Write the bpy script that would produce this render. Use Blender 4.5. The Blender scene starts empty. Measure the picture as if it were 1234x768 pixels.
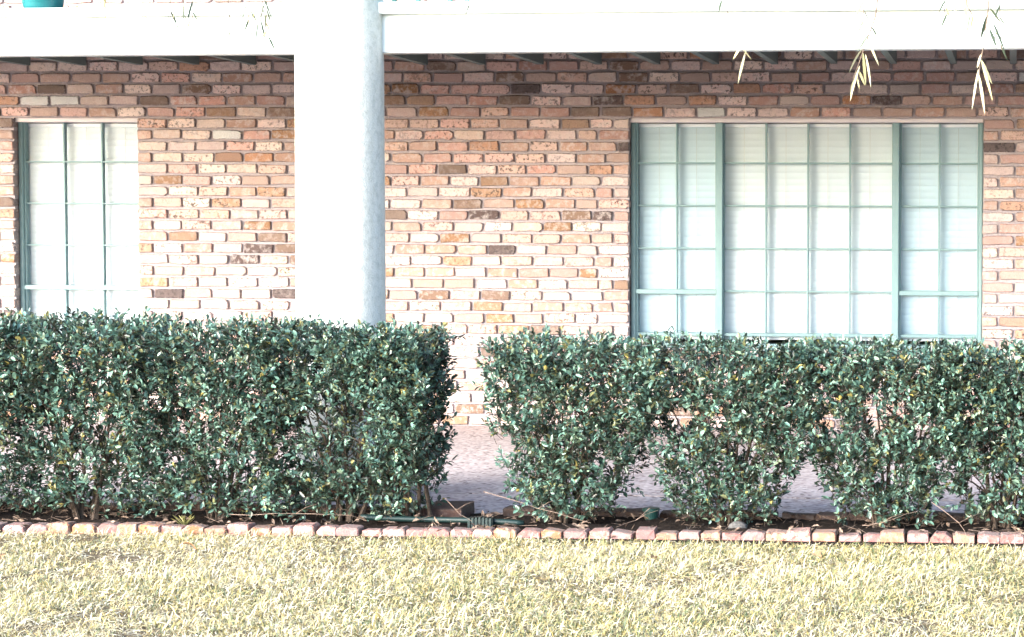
import bpy, math, random
import numpy as np
from mathutils import Vector, Matrix, Quaternion

R = random.Random(7)
NP = np.random.default_rng(11)
scene = bpy.context.scene
COL = scene.collection

# ------------------------------------------------------------------ camera
cam_data = bpy.data.cameras.new('camera')
cam = bpy.data.objects.new('camera', cam_data)
COL.objects.link(cam)
cam_data.sensor_width = 36.0
cam_data.lens = 2760.0 / 1234.0 * 36.0
cam_data.shift_x = (617.0 - 993.77) / 1234.0
cam_data.shift_y = (414.3 - 384.0) / 1234.0
cam_data.clip_end = 1000.0
cam_data.clip_start = 0.1


def cam_axes(yaw, pitch, roll):
    B = np.array([[1, 0, 0], [0, 0, -1], [0, 1, 0]], float)
    cy, sy = math.cos(yaw), math.sin(yaw)
    Ry = np.array([[cy, 0, -sy], [0, 1, 0], [sy, 0, cy]])
    cp, sp = math.cos(pitch), math.sin(pitch)
    Rp = np.array([[1, 0, 0], [0, cp, -sp], [0, sp, cp]])
    cr, sr = math.cos(roll), math.sin(roll)
    Rr = np.array([[cr, -sr, 0], [sr, cr, 0], [0, 0, 1]])
    return Rr @ Rp @ Ry @ B


AX = cam_axes(-0.0832786, 0.0517043, 0.0043716)
mw = Matrix.Identity(4)
for i in range(3):
    mw[i][0] = AX[0][i]
    mw[i][1] = -AX[1][i]
    mw[i][2] = -AX[2][i]
mw[0][3], mw[1][3], mw[2][3] = 0.0, -15.0, 1.35
cam.matrix_world = mw
scene.camera = cam

# ------------------------------------------------------------------ light
SUN_AZ = math.radians(43)      # to the left of the wall's outward normal
SUN_EL = math.radians(15.5)
sdir = Vector((-math.sin(SUN_AZ) * math.cos(SUN_EL), -math.cos(SUN_AZ) * math.cos(SUN_EL), math.sin(SUN_EL)))
world = bpy.data.worlds.new('World')
scene.world = world
world.use_nodes = True
wn = world.node_tree
for n in list(wn.nodes):
    wn.nodes.remove(n)
sky = wn.nodes.new('ShaderNodeTexSky')
sky.sky_type = 'NISHITA'
sky.sun_disc = False
sky.sun_elevation = SUN_EL
sky.sun_rotation = math.atan2(sdir.x, sdir.y)
sky.air_density = 0.7
sky.dust_density = 1.2
sky.ozone_density = 1.2
bg = wn.nodes.new('ShaderNodeBackground')
bg.inputs['Strength'].default_value = 0.15
wo = wn.nodes.new('ShaderNodeOutputWorld')
wn.links.new(sky.outputs[0], bg.inputs[0])
wn.links.new(bg.outputs[0], wo.inputs[0])
sun_data = bpy.data.lights.new('sun', 'SUN')
sun_data.energy = 2.9
sun_data.angle = math.radians(54)
sun_data.color = (1.0, 0.985, 0.97)
sun = bpy.data.objects.new('sun', sun_data)
COL.objects.link(sun)
sun.location = (-6, -14, 12)
sun.rotation_euler = sdir.to_track_quat('Z', 'Y').to_euler()
scene.view_settings.view_transform = 'Standard'
scene.view_settings.look = 'None'
scene.view_settings.gamma = 1.0
scene.view_settings.exposure = 2.65
scene.cycles.max_bounces = 10
scene.cycles.transparent_max_bounces = 12


# ------------------------------------------------------------------ helpers
class MB:
    """collects vertices and faces of ONE mesh"""
    def __init__(self):
        self.v = []
        self.f = []

    def add(self, vs, fs):
        o = len(self.v)
        self.v += [tuple(p) for p in vs]
        self.f += [tuple(i + o for i in q) for q in fs]

    def box(self, x0, x1, y0, y1, z0, z1):
        vs = [(x0, y0, z0), (x1, y0, z0), (x1, y1, z0), (x0, y1, z0), (x0, y0, z1), (x1, y0, z1), (x1, y1, z1), (x0, y1, z1)]
        self.add(vs, [(0, 3, 2, 1), (4, 5, 6, 7), (0, 1, 5, 4), (1, 2, 6, 5), (2, 3, 7, 6), (3, 0, 4, 7)])

    def bar(self, x0, x1, y0, y1, z0, z1, b=0.004):
        """box with chamfered front (low y) edges"""
        vs = [(x0 + b, y0, z0 + b), (x1 - b, y0, z0 + b), (x1 - b, y0, z1 - b), (x0 + b, y0, z1 - b),
              (x0, y0 + b, z0), (x1, y0 + b, z0), (x1, y0 + b, z1), (x0, y0 + b, z1),
              (x0, y1, z0), (x1, y1, z0), (x1, y1, z1), (x0, y1, z1)]
        fs = [(0, 1, 2, 3), (8, 11, 10, 9)]
        for i in range(4):
            j = (i + 1) % 4
            fs += [(i + 4, j + 4, j, i), (i + 8, j + 8, j + 4, i + 4)]
        self.add(vs, fs)

    def tube(self, pts, rad, n=6):
        pts = [Vector(p) for p in pts]
        rings = []
        for i, p in enumerate(pts):
            d = (pts[min(i + 1, len(pts) - 1)] - pts[max(i - 1, 0)]).normalized()
            a = d.orthogonal().normalized() if i == 0 else (rings_a - d * rings_a.dot(d)).normalized()
            rings_a = a
            b = d.cross(a)
            r = rad[i] if isinstance(rad, (list, tuple)) else rad
            rings.append([p + (a * math.cos(2 * math.pi * k / n) + b * math.sin(2 * math.pi * k / n)) * r for k in range(n)])
        vs = [q for r_ in rings for q in r_]
        fs = []
        for i in range(len(pts) - 1):
            for k in range(n):
                k2 = (k + 1) % n
                fs.append((i * n + k, i * n + k2, (i + 1) * n + k2, (i + 1) * n + k))
        fs.append(tuple(range(n - 1, -1, -1)))
        fs.append(tuple((len(pts) - 1) * n + k for k in range(n)))
        self.add(vs, fs)

    def lathe(self, prof, n=32, c=(0, 0, 0)):
        vs = []
        for r, z in prof:
            vs += [(c[0] + r * math.cos(2 * math.pi * k / n), c[1] + r * math.sin(2 * math.pi * k / n), c[2] + z) for k in range(n)]
        fs = []
        for i in range(len(prof) - 1):
            for k in range(n):
                k2 = (k + 1) % n
                fs.append((i * n + k, i * n + k2, (i + 1) * n + k2, (i + 1) * n + k))
        self.add(vs, fs)

    def mesh(self, name, mat=None, smooth=False):
        me = bpy.data.meshes.new(name)
        me.from_pydata(self.v, [], self.f)
        if mat:
            me.materials.append(mat)
        if smooth:
            me.polygons.foreach_set('use_smooth', [True] * len(me.polygons))
        me.update()
        return me

    def build(self, name, mat, parent=None, smooth=False):
        return link(name, self.mesh(name, mat, smooth), parent)


def link(name, data, parent=None, loc=None, kind=None):
    o = bpy.data.objects.new(name, data)
    COL.objects.link(o)
    if parent:
        o.parent = parent
    if loc is not None:
        o.location = loc
    if kind:
        o['kind'] = kind
    return o


def tag(o, label=None, cat=None, group=None, kind=None):
    if label:
        o['label'] = label
    if cat:
        o['category'] = cat
    if group:
        o['group'] = group
    if kind:
        o['kind'] = kind
    return o


def thing(name, label, cat, loc=(0, 0, 0), group=None):
    return tag(link(name, None, None, loc), label, cat, group)


def np_mesh(name, verts, faces, mat, rnd=None, smooth=False):
    """verts (N,3), faces (M,k) numpy; rnd per-face float attribute"""
    me = bpy.data.meshes.new(name)
    verts = np.asarray(verts, np.float32)
    faces = np.asarray(faces, np.int32)
    m, k = faces.shape
    me.vertices.add(len(verts))
    me.vertices.foreach_set('co', verts.ravel())
    me.loops.add(m * k)
    me.loops.foreach_set('vertex_index', faces.ravel())
    me.polygons.add(m)
    me.polygons.foreach_set('loop_start', np.arange(0, m * k, k, dtype=np.int32))
    me.polygons.foreach_set('loop_total', np.full(m, k, np.int32))
    if smooth:
        me.polygons.foreach_set('use_smooth', np.ones(m, bool))
    if rnd is not None:
        at = me.attributes.new('rnd', 'FLOAT', 'FACE')
        at.data.foreach_set('value', np.asarray(rnd, np.float32))
    if mat:
        me.materials.append(mat)
    me.update(calc_edges=True)
    return me


def norm(a):
    return a / (np.linalg.norm(a, axis=-1, keepdims=True) + 1e-9)


# ------------------------------------------------------------------ materials
class NT:
    def __init__(self, name):
        self.m = bpy.data.materials.new(name)
        self.m.use_nodes = True
        self.t = self.m.node_tree
        for n in list(self.t.nodes):
            self.t.nodes.remove(n)
        self.out = self.n('ShaderNodeOutputMaterial')
        self.b = self.n('ShaderNodeBsdfPrincipled')
        self.l(self.b.outputs[0], self.out.inputs[0])

    def n(self, kind, **kw):
        x = self.t.nodes.new(kind)
        for k, v in kw.items():
            setattr(x, k, v)
        return x

    def l(self, a, b):
        self.t.links.new(a, b)

    def noise(self, scale, detail=4, rough=0.55, vec=None, dim='3D'):
        x = self.n('ShaderNodeTexNoise', noise_dimensions=dim)
        x.inputs['Scale'].default_value = scale
        x.inputs['Detail'].default_value = detail
        x.inputs['Roughness'].default_value = rough
        if vec is not None:
            self.l(vec, x.inputs['Vector'])
        return x.outputs['Fac']

    def ramp(self, fac, stops, interp='LINEAR'):
        x = self.n('ShaderNodeValToRGB')
        x.color_ramp.interpolation = interp
        el = x.color_ramp.elements
        while len(el) < len(stops):
            el.new(0.5)
        for e, (p, c) in zip(el, stops):
            e.position = p
            e.color = (c[0], c[1], c[2], 1) if not isinstance(c, (int, float)) else (c, c, c, 1)
        self.l(fac, x.inputs[0])
        return x.outputs[0]

    def mix(self, fac, a, b, mode='MIX'):
        x = self.n('ShaderNodeMix', data_type='RGBA', blend_type=mode)
        for s, v in ((x.inputs[0], fac), (x.inputs[6], a), (x.inputs[7], b)):
            if hasattr(v, 'is_linked'):
                self.l(v, s)
            elif isinstance(v, (int, float)):
                s.default_value = v
            else:
                s.default_value = (v[0], v[1], v[2], 1)
        return x.outputs[2]

    def math(self, op, a, b=None, clamp=False):
        x = self.n('ShaderNodeMath', operation=op)
        x.use_clamp = clamp
        for s, v in ((x.inputs[0], a), (x.inputs[1], b)):
            if v is None:
                continue
            if hasattr(v, 'is_linked'):
                self.l(v, s)
            else:
                s.default_value = v
        return x.outputs[0]

    def obj(self):
        return self.n('ShaderNodeTexCoord').outputs['Object']

    def geo(self):
        return self.n('ShaderNodeNewGeometry').outputs['Position']

    def bump(self, h, strength=0.5, dist=0.01):
        x = self.n('ShaderNodeBump')
        x.inputs['Strength'].default_value = strength
        x.inputs['Distance'].default_value = dist
        self.l(h, x.inputs['Height'])
        self.l(x.outputs[0], self.b.inputs['Normal'])

    def set(self, color=None, rough=None, spec=None):
        if color is not None:
            if hasattr(color, 'is_linked'):
                self.l(color, self.b.inputs['Base Color'])
            else:
                self.b.inputs['Base Color'].default_value = (color[0], color[1], color[2], 1)
        if rough is not None:
            if hasattr(rough, 'is_linked'):
                self.l(rough, self.b.inputs['Roughness'])
            else:
                self.b.inputs['Roughness'].default_value = rough
        if spec is not None:
            self.b.inputs['Specular IOR Level'].default_value = spec
        return self.m


def mat_brick(name, palette, offset_scale=37.0, mottle=0.6, smear=0.85, smear_col=(0.35, 0.30, 0.30)):
    t = NT(name)
    info = t.n('ShaderNodeObjectInfo').outputs['Random']
    at = t.n('ShaderNodeAttribute', attribute_name='rnd').outputs['Fac']
    r = t.math('FRACT', t.math('ADD', info, at))
    comb = t.n('ShaderNodeCombineXYZ')
    for i, k in enumerate((offset_scale, offset_scale * 1.7, offset_scale * 2.3)):
        t.l(t.math('MULTIPLY', r, k), comb.inputs[i])
    va = t.n('ShaderNodeVectorMath', operation='ADD')
    t.l(t.geo(), va.inputs[0])
    t.l(comb.outputs[0], va.inputs[1])
    vec = va.outputs[0]
    base = t.ramp(r, palette, 'CONSTANT')
    r2 = t.math('FRACT', t.math('MULTIPLY', r, 17.31))
    r3 = t.math('FRACT', t.math('MULTIPLY', r, 91.7))
    # brick-to-brick value shift
    hs = t.n('ShaderNodeHueSaturation')
    t.l(t.math('ADD', t.math('MULTIPLY', r2, 0.5), 0.78), hs.inputs['Value'])
    t.l(t.math('ADD', t.math('MULTIPLY', r3, 0.35), 0.85), hs.inputs['Saturation'])
    t.l(base, hs.inputs['Color'])
    c = hs.outputs[0]
    # cream limewash patches and sooty blotches
    n1 = t.noise(26, 5, 0.65, vec)
    n2 = t.noise(44, 5, 0.7, vec)
    pale = t.math('MULTIPLY', t.ramp(n1, [(0.47, 0.0), (0.62, 1.0)]), t.math('MULTIPLY', r3, mottle))
    c = t.mix(pale, c, (0.70, 0.64, 0.61))
    soot = t.math('MULTIPLY', t.ramp(n2, [(0.53, 0.0), (0.60, 1.0)]), t.math('POWER', r2, 2.2))
    c = t.mix(t.math('MULTIPLY', soot, 0.9), c, (0.06, 0.05, 0.05))
    grain = t.noise(190, 3, 0.6, vec)
    c = t.mix(0.35, c, t.ramp(grain, [(0.3, 0.25), (0.7, 1.0)]), 'MULTIPLY')
    # mortar smeared raggedly over the arrises
    ed = t.n('ShaderNodeAttribute', attribute_name='edge').outputs['Fac']
    rag = t.math('ADD', t.math('SUBTRACT', ed, 0.94), t.math('MULTIPLY', t.math('SUBTRACT', t.noise(85, 4, 0.65, vec), 0.5), smear))
    sm = t.math('MULTIPLY', rag, 14.0, True)
    c = t.mix(t.math('MULTIPLY', sm, 0.85), c, smear_col)
    h = t.math('ADD', t.math('MULTIPLY', n2, 0.7), t.math('MULTIPLY', grain, 0.5))
    h = t.math('SUBTRACT', h, t.math('MULTIPLY', sm, 0.7))
    t.bump(h, 0.8, 0.007)
    return t.set(c, 0.9, 0.15)


M = {}
M['brick'] = mat_brick('old_brick', [(0.0, (0.55, 0.385, 0.32)), (0.26, (0.64, 0.50, 0.46)), (0.46, (0.57, 0.37, 0.32)), (0.66, (0.47, 0.27, 0.18)),
                                     (0.70, (0.38, 0.24, 0.16)), (0.76, (0.66, 0.53, 0.46)), (0.925, (0.27, 0.19, 0.15)), (0.955, (0.12, 0.09, 0.085)), (0.985, (0.72, 0.72, 0.69))])
M['edge_brick'] = mat_brick('edging_brick', [(0.0, (0.36, 0.155, 0.135)), (0.25, (0.44, 0.23, 0.20)), (0.5, (0.40, 0.20, 0.13)), (0.7, (0.35, 0.17, 0.155)), (0.88, (0.28, 0.15, 0.135))], mottle=0.4, smear=0.8, smear_col=(0.22, 0.18, 0.16))
M['old_edge'] = mat_brick('dark_brick', [(0.0, (0.07, 0.045, 0.036)), (0.4, (0.10, 0.06, 0.05)), (0.7, (0.055, 0.038, 0.032))], mottle=0.2, smear_col=(0.10, 0.08, 0.07))  # very dark palette for the back row and the loose brick

t = NT('mortar')
n = t.noise(60, 6, 0.65, t.obj())
n2 = t.noise(1.2, 3, 0.5, t.obj())
t.bump(n, 0.8, 0.01)
M['mortar'] = t.set(t.mix(t.ramp(n2, [(0.35, 0.0), (0.65, 1.0)]), t.ramp(n, [(0.3, (0.32, 0.28, 0.285)), (0.7, (0.54, 0.47, 0.485))]), (0.42, 0.37, 0.38)), 0.95, 0.1)


def paint(name, col, dirt=(0.4, 0.4, 0.38), amount=0.25, rough=0.5, scale=6.0):
    t = NT(name)
    v = t.obj()
    n = t.noise(scale, 6, 0.65, v)
    f = t.noise(scale * 28, 3, 0.6, v)
    c = t.mix(t.math('MULTIPLY', t.ramp(n, [(0.5, 0.0), (0.8, 1.0)]), amount), col, dirt)
    c = t.mix(t.math('MULTIPLY', t.ramp(f, [(0.58, 0.0), (0.75, 1.0)]), amount * 0.6), c, dirt)
    t.bump(f, 0.15, 0.003)
    return t.set(c, rough, 0.4)


t = NT('white_paint')
mp = t.n('ShaderNodeMapping')
mp.inputs['Scale'].default_value = (1, 1, 0.05)
t.l(t.obj(), mp.inputs[0])
streak = t.noise(9, 6, 0.7, mp.outputs[0])
gr = t.noise(3, 5, 0.6, t.obj())
c = t.mix(t.math('MULTIPLY', t.ramp(streak, [(0.5, 0.0), (0.72, 1.0)]), 0.22), (0.64, 0.695, 0.69), (0.46, 0.51, 0.51))
c = t.mix(t.math('MULTIPLY', t.ramp(gr, [(0.55, 0.0), (0.75, 1.0)]), 0.2), c, (0.50, 0.53, 0.51))
t.bump(t.noise(60, 4, 0.6, t.obj()), 0.15, 0.003)
M['white_paint'] = t.set(c, 0.55, 0.4)
M['mint_paint'] = paint('window_paint', (0.19, 0.30, 0.31), (0.32, 0.39, 0.39), 0.3, 0.45, 9)
M['head_lit_tone'] = paint('window_head_lit_tone', (0.66, 0.62, 0.62), (0.42, 0.42, 0.42), 0.35, 0.5, 9)  # paler than the rest of the frame: light on the head painted in
M['joist_paint'] = paint('joist_paint', (0.115, 0.155, 0.155), (0.08, 0.10, 0.10), 0.4, 0.6, 5)
M['deck_wood'] = paint('deck_boards', (0.16, 0.15, 0.14), (0.1, 0.1, 0.1), 0.4, 0.8, 4)
M['rail_paint'] = paint('railing_paint', (0.03, 0.20, 0.18), (0.05, 0.1, 0.1), 0.3, 0.4, 9)
M['interior'] = paint('interior_plaster', (0.35, 0.34, 0.32), (0.3, 0.3, 0.3), 0.2, 0.9, 2)

# column: rough painted concrete with vertical drips
t = NT('column_paint')
mp = t.n('ShaderNodeMapping')
mp.inputs['Scale'].default_value = (1, 1, 0.06)
t.l(t.obj(), mp.inputs[0])
streak = t.noise(14, 5, 0.6, mp.outputs[0])
blot = t.noise(30, 6, 0.7, t.obj())
pore = t.noise(110, 4, 0.7, t.obj())
c = t.mix(t.math('MULTIPLY', t.ramp(streak, [(0.4, 0.0), (0.75, 1.0)]), 0.6), (0.64, 0.64, 0.585), (0.38, 0.40, 0.36))
c = t.mix(t.math('MULTIPLY', t.ramp(blot, [(0.45, 0.0), (0.65, 1.0)]), 0.6), c, (0.40, 0.41, 0.36))
c = t.mix(t.math('MULTIPLY', t.ramp(pore, [(0.55, 0.0), (0.7, 1.0)]), 0.45), c, (0.33, 0.38, 0.38))
t.bump(t.math('ADD', pore, blot), 0.5, 0.006)
M['column'] = t.set(c, 0.75, 0.25)

# blinds
t = NT('blind_slat')
n = t.noise(3, 4, 0.6, t.obj())
M['blind'] = t.set(t.ramp(n, [(0.3, (0.68, 0.74, 0.79)), (0.7, (0.75, 0.81, 0.86))]), 0.5, 0.35)
M['cord'] = paint('blind_cord', (0.58, 0.58, 0.57), (0.4, 0.4, 0.4), 0.2, 0.8, 20)


def glass(name, tint, refl_rough):
    t = NT(name)
    t.t.nodes.remove(t.b)
    tr = t.n('ShaderNodeBsdfTransparent')
    tr.inputs[0].default_value = (*tint, 1)
    gl = t.n('ShaderNodeBsdfGlossy')
    gl.inputs['Roughness'].default_value = refl_rough
    fr = t.n('ShaderNodeFresnel')
    fr.inputs['IOR'].default_value = 1.22
    bp = t.n('ShaderNodeBump')
    bp.inputs['Strength'].default_value = 0.15
    bp.inputs['Distance'].default_value = 0.01
    t.l(t.noise(5, 2, 0.5, t.geo()), bp.inputs['Height'])
    t.l(bp.outputs[0], gl.inputs['Normal'])
    mx = t.n('ShaderNodeMixShader')
    t.l(fr.outputs[0], mx.inputs[0])
    t.l(tr.outputs[0], mx.inputs[1])
    t.l(gl.outputs[0], mx.inputs[2])
    t.l(mx.outputs[0], t.out.inputs[0])
    return t.m


M['glass'] = glass('window_glass', (0.95, 0.97, 0.97), 0.22)
M['screen_glass'] = glass('screened_glass', (0.90, 0.945, 0.955), 0.25)

# exposed aggregate slab
t = NT('exposed_aggregate')
v = t.geo()
vo = t.n('ShaderNodeTexVoronoi')
vo.inputs['Scale'].default_value = 44
t.l(v, vo.inputs['Vector'])
peb = t.ramp(vo.outputs['Color'], [(0.0, (0.10, 0.07, 0.065)), (0.22, (0.46, 0.38, 0.365)), (0.5, (0.62, 0.55, 0.54)), (0.72, (0.28, 0.21, 0.20)), (0.86, (0.70, 0.66, 0.65))], 'CONSTANT')
edge = t.ramp(vo.outputs['Distance'], [(0.25, 0.0), (0.6, 1.0)])
c = t.mix(t.math('MULTIPLY', edge, .6), peb, (0.52, 0.46, 0.455))
c = t.mix(t.ramp(t.noise(2.2, 4, 0.6, v), [(0.35, 0.0), (0.7, 0.25)]), c, (0.42, 0.36, 0.36))
t.bump(vo.outputs['Distance'], -0.6, 0.004) if False else t.bump(t.math('SUBTRACT', 1.0, vo.outputs['Distance']), 0.6, 0.004)
M['aggregate'] = t.set(c, 0.85, 0.2)

t = NT('thatch_soil')
v = t.geo()
n = t.noise(9, 6, 0.65, v)
f = t.noise(120, 4, 0.7, v)
c = t.mix(t.ramp(n, [(0.35, 0.0), (0.65, 1.0)]), (0.18, 0.145, 0.09), (0.30, 0.25, 0.155))
c = t.mix(t.ramp(f, [(0.4, 0.0), (0.6, 0.8)]), (0.12, 0.09, 0.065), c)
t.bump(f, 0.8, 0.02)
M['soil'] = t.set(c, 0.95, 0.1)
t = NT('dark_mulch')
v = t.geo()
n = t.noise(40, 6, 0.7, v)
c = t.ramp(n, [(0.3, (0.010, 0.008, 0.007)), (0.6, (0.030, 0.022, 0.018)), (0.8, (0.09, 0.065, 0.05))])
t.bump(n, 1.0, 0.03)
M['mulch'] = t.set(c, 0.95, 0.1)


def leafy(name, stops, rough, spec, trans=0.0):
    t = NT(name)
    at = t.n('ShaderNodeAttribute', attribute_name='rnd').outputs['Fac']
    c = t.ramp(at, stops)
    n = t.noise(60, 2, 0.5, t.geo())
    c = t.mix(0.4, c, t.ramp(n, [(0.3, 0.5), (0.7, 1.0)]), 'MULTIPLY')
    t.set(c, rough, spec)
    if trans:
        tl = t.n('ShaderNodeBsdfTranslucent')
        t.l(c, tl.inputs[0])
        mx = t.n('ShaderNodeMixShader')
        mx.inputs[0].default_value = trans
        t.l(t.b.outputs[0], mx.inputs[1])
        t.l(tl.outputs[0], mx.inputs[2])
        t.l(mx.outputs[0], t.out.inputs[0])
    return t.m


M['hedge_leaf'] = leafy('hedge_leaf', [(0.0, (0.016, 0.022, 0.012)), (0.18, (0.040, 0.062, 0.040)), (0.42, (0.085, 0.165, 0.124)), (0.66, (0.165, 0.31, 0.245)), (0.86, (0.27, 0.36, 0.24)), (0.93, (0.17, 0.17, 0.07)), (0.985, (0.36, 0.30, 0.09)), (1.0, (0.42, 0.34, 0.12))], 0.34, 0.7, 0.15)
M['willow_leaf'] = leafy('willow_leaf', [(0.0, (0.03, 0.045, 0.03)), (0.28, (0.06, 0.085, 0.05)), (0.5, (0.22, 0.24, 0.11)), (0.7, (0.48, 0.45, 0.20)), (1.0, (0.46, 0.43, 0.28))], 0.45, 0.4, 0.2)
M['grass'] = leafy('grass_blade', [(0.0, (0.08, 0.115, 0.05)), (0.20, (0.24, 0.27, 0.13)), (0.34, (0.50, 0.39, 0.13)), (0.5, (0.62, 0.52, 0.27)), (0.8, (0.72, 0.665, 0.51)), (1.0, (0.26, 0.19, 0.10))], 0.5, 0.4, 0.14)


def bark(name, a, b):
    t = NT(name)
    v = t.geo()
    n = t.noise(70, 5, 0.7, v)
    t.bump(n, 0.7, 0.006)
    return t.set(t.ramp(n, [(0.35, a), (0.7, b)]), 0.9, 0.15)


M['bark'] = bark('shrub_bark', (0.035, 0.026, 0.02), (0.12, 0.09, 0.07))
M['dry_twig'] = bark('dry_twig', (0.13, 0.09, 0.07), (0.32, 0.24, 0.19))
M['litter'] = bark('leaf_litter', (0.06, 0.04, 0.03), (0.30, 0.22, 0.17))
M['willow_bark'] = bark('willow_bark', (0.07, 0.05, 0.035), (0.22, 0.17, 0.13))
M['dry_leaf'] = bark('dry_leaf', (0.16, 0.09, 0.05), (0.34, 0.22, 0.12))
M['stone'] = bark('grey_stone', (0.06, 0.057, 0.055), (0.13, 0.125, 0.12))
M['hose'] = paint('hose_rubber', (0.004, 0.018, 0.017), (0.02, 0.035, 0.03), 0.4, 0.5, 12)
M['sprinkler'] = paint('sprinkler_plastic', (0.010, 0.05, 0.043), (0.04, 0.07, 0.06), 0.4, 0.5, 20)
M['pot'] = paint('glazed_pot', (0.008, 0.11, 0.115), (0.004, 0.05, 0.055), 0.6, 0.25, 12)
M['tuft'] = leafy('weed_blade', [(0.0, (0.20, 0.20, 0.06)), (1.0, (0.42, 0.36, 0.14))], 0.5, 0.3, 0.2)

# ------------------------------------------------------------------ setting: ground, bed, porch floor


def edge_y(x):            # front face of the front brick edging
    return -5.185 + 0.0303 * (x + 2.19)


def back_y(x):            # front face of the back edging
    return -4.575 + 0.012 * (x + 2.0)


mb = MB()
mb.add([(-150, -150, -0.027), (150, -150, -0.027), (150, 150, -0.027), (-150, 150, -0.027)], [(0, 1, 2, 3)])
tag(mb.build('ground', M['soil']), 'straw coloured lawn soil in front of the brick edging', 'ground', kind='structure')

# bare soil before the edging, the shadow on it painted in as dark mulch
xs = np.linspace(-3.2, 2.6, 90)
ragged = .10 * np.clip((xs + 3.2) / 1.6, 0, 1) + .05 + .03 * np.sin(xs * 11) * np.sin(xs * 4.3)
vv = np.concatenate([np.stack([xs, edge_y(xs) - ragged, np.full(90, -.0225)], 1), np.stack([xs, edge_y(xs) + .03, np.full(90, -.0215)], 1)])
ff = np.array([(i, i + 1, i + 91, i + 90) for i in range(89)])
o = link('soil_strip', np_mesh('soil_strip', vv, ff, M['mulch']))
tag(o, 'bare soil strip with painted shadow between lawn and brick edging', 'soil', kind='structure')

# planting bed: lumpy mulch sheet between the two edgings
xs = np.linspace(-9, 3, 240)
ys = np.linspace(0, 1, 16)
X, Yt = np.meshgrid(xs, ys)
y0 = edge_y(X) + 0.07
y1 = back_y(X) + 0.03
Y = y0 + (y1 - y0) * Yt
Z = -0.008 + 0.012 * NP.random(X.shape) + 0.012 * np.sin(X * 9) * np.sin(Yt * 7)
nv = X.shape
idx = np.arange(X.size).reshape(nv)
q = np.stack([idx[:-1, :-1], idx[:-1, 1:], idx[1:, 1:], idx[1:, :-1]], -1).reshape(-1, 4)
o = link('planting_bed', np_mesh('planting_bed', np.stack([X, Y, Z], -1).reshape(-1, 3), q, M['mulch'], smooth=True))
tag(o, 'dark mulch planting bed under the hedge', 'bed', kind='structure')

# porch floor: slab to the seam and a lower apron strip in front
mb = MB()
mb.box(-12, 6, -3.745, 0.0, -0.10, 0.0)
pf = tag(mb.build('porch_floor', M['aggregate']), 'pinkish exposed aggregate porch floor slab along the wall', 'floor', kind='structure')
mb = MB()
mb.box(-12, 6, -4.50, -3.757, -0.12, -0.004)
tag(mb.build('porch_apron', M['aggregate']), 'exposed aggregate apron strip behind the hedge', 'floor', kind='structure')

# ------------------------------------------------------------------ bricks
BL, BH, BD = 0.192, 0.061, 0.10


def brick_mesh(name, L, H, D, rnd, mat, n_mid=1, rough=1.0):
    """hand-made brick: face towards -y at y=0, irregular rounded outline"""
    pts = []
    cuts = [(rnd.uniform(.003, .007) if rnd.random() < .74 else rnd.uniform(.008, .020)) * rough for _ in range(4)]
    hx, hz = L / 2, H / 2
    j = lambda s=.0036: rnd.uniform(-s, s) * rough
    c = cuts
    pts += [(-hx + j(), -hz + c[0] * .8), (-hx + c[0], -hz + j())]
    pts += [(j(.03), -hz + j(.003))]
    pts += [(hx - c[1], -hz + j()), (hx + j(), -hz + c[1] * .8)]
    pts += [(hx + j(), hz - c[2] * .8), (hx - c[2], hz + j())]
    pts += [(j(.03), hz + j(.003))]
    pts += [(-hx + c[3], hz + j()), (-hx + j(), hz - c[3] * .8)]
    n = len(pts)
    inset = .0045
    vs, fs = [], []
    for x, z in pts:
        vs.append((x * (1 - inset / hx), j(.0015) - .001, z * (1 - inset / hz)))
    for x, z in pts:
        vs.append((x, .0055 + j(.001), z))
    for x, z in pts:
        vs.append((x, D, z))
    vs.append((0, -.0015 + j(.0008), 0))
    for i in range(n):
        k = (i + 1) % n
        fs.append((i, k, 3 * n))
        fs.append((i + n, k + n, k, i))
        fs.append((i + 2 * n, k + 2 * n, k + n, i + n))
    me = bpy.data.meshes.new(name)
    me.from_pydata(vs, [], fs)
    me.materials.append(mat)
    ea = me.attributes.new('edge', 'FLOAT', 'POINT')
    ea.data.foreach_set('value', np.array([.9] * n + [1.0] * (2 * n) + [0.0], np.float32))
    me.update()
    return me


BR = random.Random(21)
brick_variants = [brick_mesh('brick', BL, BH, BD, BR, M['brick']) for _ in range(36)]
bat_variants = [brick_mesh('brick', 0.09, BH, BD, BR, M['brick']) for _ in range(12)]

COURSE = 2.052 / 27
WX0, WX1 = -9.4, 2.6
W1 = (-6.757, -5.893)     # openings
W2 = (-2.556, -0.219)
WZ0, WZ1 = COURSE * 7, COURSE * 27
WTOP = 3.9


def to_px(x, y, z):
    q_ = AX @ (np.array([x, y, z]) - np.array([0, -15.0, 1.35]))
    return 993.77 + 2760 * q_[0] / q_[2], 414.3 + 2760 * q_[1] / q_[2]


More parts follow.
